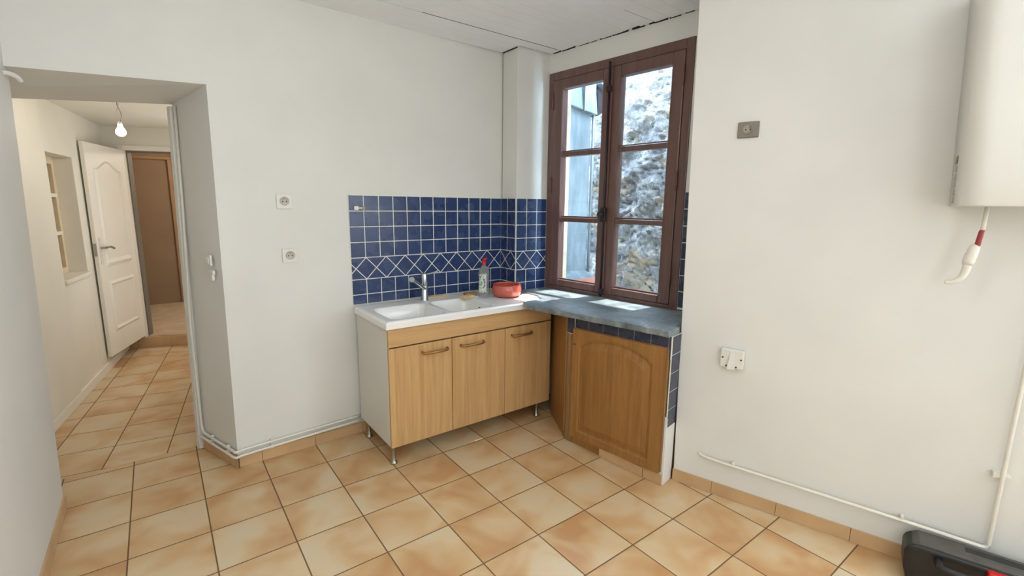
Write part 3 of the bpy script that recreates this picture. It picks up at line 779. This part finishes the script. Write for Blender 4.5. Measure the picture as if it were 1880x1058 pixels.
obj('corner_panel', bm, M['oak'], ok, bevel=.002)
bm = NB(); box(bm, D_, .004, .42, -.02, -.002, .001, .058); obj('corner_plinth', bm, M['oakh'], ok)

# slate worktop -----------------------------------------------------
def slate():
    edge = [(2.085, -.392), (2.120, -.55), (2.152, -.705), (2.190, -.90), (2.232, -1.10), (2.268, -1.318)]
    front = []
    rnd = random.Random(4)
    for a, b in zip(edge, edge[1:]):
        for k in range(7):
            t = k/7; front.append((a[0]+(b[0]-a[0])*t + rnd.uniform(-.003, .003), a[1]+(b[1]-a[1])*t))
    front.append(edge[-1])
    c0 = C(-.02, .004, 0)
    rest = [(2.40, -1.296), (c0.x+.004, c0.y+.03)]
    back = [W(1.30, .015, 0), W(.0, .015, 0)]
    left = [(2.3635, .080), (2.3635, -.156), (2.2905, -.3015), (2.12, -.308)]
    ring = front + rest + [(p.x, p.y) for p in back] + left
    ring_low = [(x + (.006 + rnd.uniform(0, .006) if i < len(front) else 0), y) for i, (x, y) in enumerate(ring)]
    zt = lambda x, y: .882 - .008*max(0, min(1, (y+.35)/.4))
    bm = NB()
    prism(bm, [(x, y, .8455) for x, y in ring_low], [(x, y, zt(x, y)) for x, y in ring])
    return bm
bm = slate(); tag(obj('worktop', bm, M['slate'], bevel=.003), 'dark slate worktop slab under the window, rough front edge', 'worktop')

# ------------------------------------------------------------------ sockets, switches, boxes
def socket(name, F, s, z, w, h, label, mats, group=None, round_rim=False):
    p, ins = mats
    t = thing(name, label, 'socket', F(s, 0, z-h/2), group)
    bm = NB(); box(bm, F, s-w/2, s+w/2, 0, .009, z-h/2, z+h/2); obj('cover_plate', bm, p, t, bevel=.003)
    k = min(w, h)
    bm = NB(); lathe(bm, F(s, .0092, z+.002), [(k*.30, .0), (k*.30, .003), (k*.275, .003), (k*.26, .0006), (0, .0004)], 28, F.n.to_3d()); well = obj('socket_well', bm, ins, t)
    for dx in (-.0095, .0095):
        bm = NB(); lathe(bm, F(s+dx, .0096, z), [(.0032, 0), (.0032, .0006), (0, .0008)], 10, F.n.to_3d()); obj('pin_hole', bm, M['dark'], well)
    bm = NB(); tube(bm, [F(s, .0096, z+.013), F(s, .020, z+.013)], .0024, 8); obj('earth_pin', bm, M['steel'], well)
grey_in = plain('grey_insert', rgb(190, 185, 172), .5)  # slightly greyer insert for the white sockets
socket('wall_socket', A, .825, 1.512, .083, .083, 'upper white wall socket left of the blue tiles', (M['white'], grey_in))
socket('wall_socket', A, .836, 1.205, .083, .083, 'lower white wall socket left of the blue tiles', (M['white'], grey_in))
socket('wall_socket', C, .222, 1.864, .090, .072, 'dark grey-bronze wall socket on right wall beside the window', (M['socketdark'], M['socketdark2']))
cb = thing('cable_outlet', 'white square cable outlet box on right wall below grey socket', 'outlet', C(.245, 0, .713))
bm = NB(); box(bm, C, .195, .303, 0, .030, .714, .812); obj('cover', bm, M['white'], cb, bevel=.006)
bm = NB(); prism(bm, [C(.232, .029, .712), C(.266, .029, .712), C(.266, .044, .712), C(.232, .044, .712)], [C(.238, .029, .80), C(.260, .029, .80), C(.258, .032, .80), C(.240, .032, .80)]); obj('cable_hood', bm, M['white'], cb, bevel=.004)
for s, z in ((.207, .766), (.292, .766), (.226, .725), (.272, .725)):
    bm = NB(); lathe(bm, C(s, .0302, z), [(.0045, 0), (.0045, .0006), (0, .0009)], 12, C.n.to_3d()); obj('screw_hole', bm, M['dark'], cb)
sw = thing('light_switch', 'small white rocker switch on the doorway splay, upper of two', 'switch', J(.099, 0, 1.165))
bm = NB(); box(bm, J, .075, .123, 0, .012, 1.165, 1.222); obj('switch_plate', bm, M['wall'], sw, bevel=.003)
bm = NB(); box(bm, J, .085, .113, .012, .017, 1.176, 1.211); obj('rocker', bm, M['pipe'], sw, bevel=.002)
sw = thing('cable_junction', 'small painted cable fitting on doorway splay below the switch', 'cable fitting', J(.08, 0, 1.085))
bm = NB(); box(bm, J, .055, .105, 0, .014, 1.118, 1.142); obj('cross_bar', bm, M['wall'], sw, bevel=.003)
bm = NB(); box(bm, J, .066, .086, 0, .013, 1.084, 1.118); obj('stem', bm, M['wall'], sw, bevel=.003)
st = thing('cable_stub', 'grey-ended white cable stub on the top left blue tile', 'cable stub', A(1.255, .0078, 1.472))
bm = NB(); box(bm, A, 1.219, 1.247, .0078, .016, 1.466, 1.490); obj('clip', bm, M['white'], st, bevel=.002)
bm = NB(); tube(bm, [A(1.247, .017, 1.478), A(1.268, .020, 1.477)], .007, 10); tube(bm, [A(1.264, .020, 1.477), A(1.283, .022, 1.474)], .0105, 12, mi=1); obj('cable_end', bm, [M['white'], M['grill']], st)
bm = NB(); tube(bm, smooth_path([(-.215, .19, 2.014), (-.200, .208, 2.018), (-.178, .219, 2.012), (-.165, .236, 1.996)], 4), [.010]*13, 10); tag(obj('pipe_stub', bm, M['wall'], smooth=False), 'short painted pipe stub at the doorway top left corner', 'pipe stub')

# ------------------------------------------------------------------ pipes
def clips(F, par, spots, r):
    for s, n, z in spots:
        bm = NB(); box(bm, F, s-.007, s+.007, .0, n+r*.4, z-r*1.5, z+r*1.5); box(bm, F, s-.004, s+.004, .002, n+r*.9, z+r*1.3, z+r*2.2); obj('pipe_clip', bm, M['pipe'], par, bevel=.001)
# two heating pipes along the foot of the back wall and round into the doorway
def heat_pipe(z, n, label, riser):
    z_end = .018 + z
    pts = [A(1.196, n, z_end), A(.80, n, z+.008), A(.53, n, z)]
    cnr = Vector((.4825, .2275, 0)); cc = A(.478, n, z); pts += [Vector((.4825-.006*1, .2275-n*1.06, z+.000))]
    pts += [J(.012, n*1.1, z), J(.06, n, z+.001), J(.20, n, z+.004), J(.33, n, z+.010)]
    bm = NB()
    if riser: pts += [J(.372, n, z+.016), J(.388, n, z+.05), J(.390, n, z+.12)]; q = smooth_path(pts, 6); q += [J(.390, n, .8), J(.3905, n-.002, 1.5) + Vector((.022, 0, 0)), J(.392, n-.003, 2.02) + Vector((.032, 0, 0))]
    else: pts += [J(.405, n, z+.012)]; q = smooth_path(pts, 6)
    tube(bm, q, .0075, 10)
    t = thing('heating_pipe', label, 'pipe', A(.8, n, z))
    obj('pipe_run', bm, M['pipe'], t)
    clips(A, t, [(.66, n, z+.004)], .0075); clips(J, t, [(.085, n, z+.001), (.27, n, z+.007)], .0075)
heat_pipe(.105, .013, 'upper white heating pipe rounding the doorway corner and climbing the jamb', True)
heat_pipe(.076, .020, 'lower white heating pipe just above the skirting at the doorway corner', False)
gp = thing('gas_pipe', 'thin white pipe along right wall foot rising under the boiler', 'pipe', C(1.0, 0, .18))
bm = NB(); q = smooth_path([C(.128, .004, .2045), C(.16, .020, .203), C(.25, .026, .201), C(.60, .028, .198), C(1.0, .028, .193), C(1.19, .028, .189), C(1.226, .028, .189), C(1.238, .028, .200), C(1.240, .028, .24), C(1.241, .028, .7), C(1.243, .03, 1.2), C(1.243, .03, 1.503)], 6)
tube(bm, q, .0078, 10); obj('pipe_run', bm, M['pipe'], gp)
clips(C, gp, [(.30, .027, .200), (.975, .028, .194)], .0078)
bm = NB(); box(bm, C, 1.222, 1.262, 0, .030, .490, .505); box(bm, C, 1.214, 1.224, .004, .03, .487, .508); obj('pipe_clip', bm, M['pipe'], gp, bevel=.001)

# ------------------------------------------------------------------ boiler on the right wall
bo = thing('boiler', 'white wall-hung boiler on the right wall', 'boiler', C(1.18, 0, 1.52))
BF = Frame(C(.960, 0, 0).to_2d(), C.d, C.n)
def rrect(x0, x1, y0, y1, r, seg=8):         # only the two front corners rounded
    pts = [(x0, y0), (x1, y0)]
    for k in range(seg+1): an = PI/2*k/seg; pts.append((x1-r+r*math.cos(an), y1-r+r*math.sin(an)))
    for k in range(seg+1): an = PI/2+PI/2*k/seg; pts.append((x0+r+r*math.cos(an), y1-r+r*math.sin(an)))
    return pts
bm = NB(); V = []
for z, e, sh in ((1.520, 0, .0), (1.524, .0, .0), (1.60, .0, -.004), (2.24, 0, -.036), (2.26, .006, -.037)):
    base = rrect(0.0, .44, 0.0, .295, .060)
    V.append([bm.verts.new(BF(a+sh, b - (.0 if b < .1 else (.02*(1-min(1, (z-1.52)/.12))**2)), z)) for a, b in base])
for a, b in zip(V, V[1:]):
    for i in range(len(a)):
        f = bm.faces.new([a[i], a[(i+1) % len(a)], b[(i+1) % len(b)], b[i]]); f.smooth = True
bm.faces.new(V[0]); bm.faces.new(V[-1])
casing = obj('casing', bm, M['white'], bo)
bm = NB()
for k in range(6):
    z = 1.531 + k*.0285; sh = -.004*(z-1.52)/.08
    box(bm, BF, sh-.0015, sh+.001, .068, .118, z, z+.0245)
box(bm, BF, -.0098, .001, .068, .118, 1.673, 1.701, 1); obj('side_vent', bm, [M['grill'], M['socketdark']], bo, label='grey vented strip on the boiler side')
bm = NB(); n0 = .2945
out = [(.205 - .0 + x, z) for x, z in ((.012, 1.600), (.16, 1.600), (.16, 1.715), (.012, 1.715), (.0, 1.700), (.0, 1.615))]
extr(bm, BF, [(s-.006, z) for s, z in out], n0-.01, n0+.0025, 0)
obj('panel_outline', bm, M['socketdark'], bo)
bm = NB(); extr(bm, BF, [(s*.985+.0, z*.985+.0248) for s, z in [(a-.006+.006, b) for a, b in out]], n0, n0+.004); obj('control_panel', bm, M['whitemelamine'], bo, bevel=.002)
# drain tube hanging below the boiler
dr = thing('drain_tube', 'white drain tube with red collar hanging below the boiler', 'tube', C(1.08, .12, 1.24))
c0 = Vector((2.600, -2.346, 0))
dv = lambda s, z: Vector((c0.x + C.d.x*s, c0.y + C.d.y*s, z))
bm = NB(); tube(bm, [dv(.004, 1.519), dv(.003, 1.452), dv(.002, 1.436)], .007, 10); obj('feed_pipe', bm, M['pipe'], dr)
bm = NB(); tube(bm, [dv(.003, 1.440), dv(.000, 1.430), dv(-.004, 1.385), dv(-.005, 1.380)], [.0065, .0078, .0085, .0075], 14); obj('red_collar', bm, M['rubber'], dr)
bm = NB(); tube(bm, [dv(-.005, 1.382), dv(-.010, 1.374), dv(-.014, 1.350), dv(-.016, 1.345), dv(-.017, 1.338), dv(-.019, 1.325), dv(-.021, 1.310)], [.012, .016, .017, .019, .017, .0185, .016], 14); obj('union', bm, M['pipe'], dr)
bm = NB(); q = smooth_path([dv(-.021, 1.312), dv(-.024, 1.285), dv(-.034, 1.258), dv(-.055, 1.242), dv(-.075, 1.240)], 5); tube(bm, q, [.0145 - .008*i/(len(q)-1) for i in range(len(q))], 12); obj('spout', bm, M['pipe'], dr)

# ------------------------------------------------------------------ tool case on the floor, bottom right
tc = thing('tool_case', 'black plastic tool case with red latch on floor at right wall', 'tool case', C(1.25, .12, 0))
def outline(s0, s1, z1, r, n=6):
    p = [(s0+.02, .002), (s1, .002), (s1, z1)]
    for k in range(n+1): an = PI/2 + PI/2*k/n; p.append((s0+r+r*math.cos(an), z1-r+r*math.sin(an)))
    p += [(s0+.004, .06)]
    return p
bm = NB(); extr(bm, C, outline(.985, 1.60, .172, .045), .03, .150); obj('shell', bm, M['black'], tc, bevel=.012, seg=3)
bm = NB(); extr(bm, C, [(1.005, .150), (1.60, .150), (1.60, .182), (1.03, .182), (1.008, .168)], .036, .140); lid = obj('lid', bm, M['greyp'], tc, bevel=.008, seg=3)
bm = NB(); box(bm, C, 1.17, 1.36, .060, .095, .1815, .1835); obj('grip_slot', bm, M['black'], lid, bevel=.001)
bm = NB(); q = smooth_path([C(1.09, .145, .135), C(1.09, .185, .14), C(1.10, .205, .14), C(1.20, .21, .14), C(1.33, .205, .14), C(1.34, .185, .14), C(1.34, .145, .135)], 5); tube(bm, q, .014, 10); obj('handle', bm, M['black'], tc)
bm = NB(); box(bm, C, 1.225, 1.32, .13, .175, .10, .168); obj('latch', bm, M['red'], tc, bevel=.008, label='bright red latch')

# ------------------------------------------------------------------ hallway bulb
pb = thing('bare_bulb', 'bare lit bulb hanging on twisted flex in the hallway', 'lamp', (.105, 1.5, 1.93))
bx, by, bz = .105, 1.5, 1.965
for k, mm in ((0, M['cordw']), (1, M['cordb'])):
    bm = NB(); q = []
    for i in range(60):
        t = i/59; z = 2.215 - (2.215-bz-.055)*t; rr = .004 if t < .55 else .004 + .012*math.sin(PI*(t-.55)/.45)
        an = t*16*min(1, 1) + PI*k; q.append((bx+math.cos(an if t < .55 else .55*16+PI*k)*rr, by+math.sin(an if t < .55 else .55*16+PI*k)*rr, z))
    tube(bm, q, .0025, 6); obj('flex', bm, mm, pb)
bm = NB(); lathe(bm, (bx, by, bz+.022), [(0, .040), (.010, .040), (.013, .034), (.014, .0), (0, 0)], 18); obj('lamp_holder', bm, M['white'], pb)
bm = NB(); lathe(bm, (bx, by, bz-.035), [(0, 0), (.014, .003), (.025, .014), (.029, .028), (.025, .043), (.015, .056), (.0125, .066), (0, .066)], 24); obj('bulb', bm, M['bulb'], pb)

# ================================================================== LIGHT
def light(name, kind, loc, energy, col, **k):
    l = bpy.data.lights.new(name, kind); l.energy = energy; l.color = col
    for a, b in k.items(): setattr(l, a, b)
    o = bpy.data.objects.new(name, l); COL.objects.link(o); o.location = loc; return o
hs = light('hall_side_fill', 'AREA', (.80, 1.9, 1.35), 16, (.97, .97, 1), shape='RECTANGLE', size=1.6, size_y=1.6)  # unseen fill added to even out the hallway brightness
hs.rotation_euler = (PI/2, 0, PI/2)
light('kitchen_lamp', 'POINT', (.60, -1.78, 2.22), 12.5, (1, .965, .92), shadow_soft_size=.05)
rear = light('rear_window_light', 'AREA', tuple(C(2.4, .03, 1.75)), 80, (.82, .90, 1.0), shape='RECTANGLE', size=1.1, size_y=1.3)
rear.rotation_euler = C.n.to_3d().to_track_quat('-Z', 'Z').to_euler()
rear2 = light('rear_left_fill', 'AREA', (.25, -4.15, 1.6), 18, (.88, .94, 1.0), shape='RECTANGLE', size=.9, size_y=1.4)  # fill added to lift the cabinet side and jamb, no known door
rear2.rotation_euler = (PI/2, 0, 0)
light('far_room_light', 'POINT', (1.2, 4.3, 2.2), 26, (1, .85, .68), shadow_soft_size=.15)
sun = light('sun', 'SUN', (4, -1, 5), 14, (1, .95, .88), angle=math.radians(.6))
sun.rotation_euler = Vector((-.465, .01, -.885)).to_track_quat('-Z', 'Y').to_euler()
wd = bpy.data.worlds.new('World'); bpy.context.scene.world = wd; wd.use_nodes = True
bg = wd.node_tree.nodes['Background']; bg.inputs[0].default_value = (.58, .78, 1.0, 1); bg.inputs[1].default_value = 35.0

# ================================================================== CAMERA
cam = bpy.data.cameras.new('camera'); co = bpy.data.objects.new('camera', cam); COL.objects.link(co)
cam.sensor_width = 36; cam.lens = 36*865.796/1880; cam.clip_start = .02; cam.clip_end = 60
R = ((0.799758, -0.600214, 0.011402), (-0.094643, -0.144819, -0.984921), (0.592815, 0.786620, -0.172626))
co.matrix_world = Matrix(((R[0][0], -R[1][0], -R[2][0], .2280), (R[0][1], -R[1][1], -R[2][1], -2.6956), (R[0][2], -R[1][2], -R[2][2], 1.5051), (0, 0, 0, 1)))
sc = bpy.context.scene; sc.camera = co
sc.view_settings.view_transform = 'Standard'; sc.view_settings.look = 'None'; sc.view_settings.gamma = 1
sc.view_settings.use_curve_mapping = False; sc.view_settings.exposure = -0.03
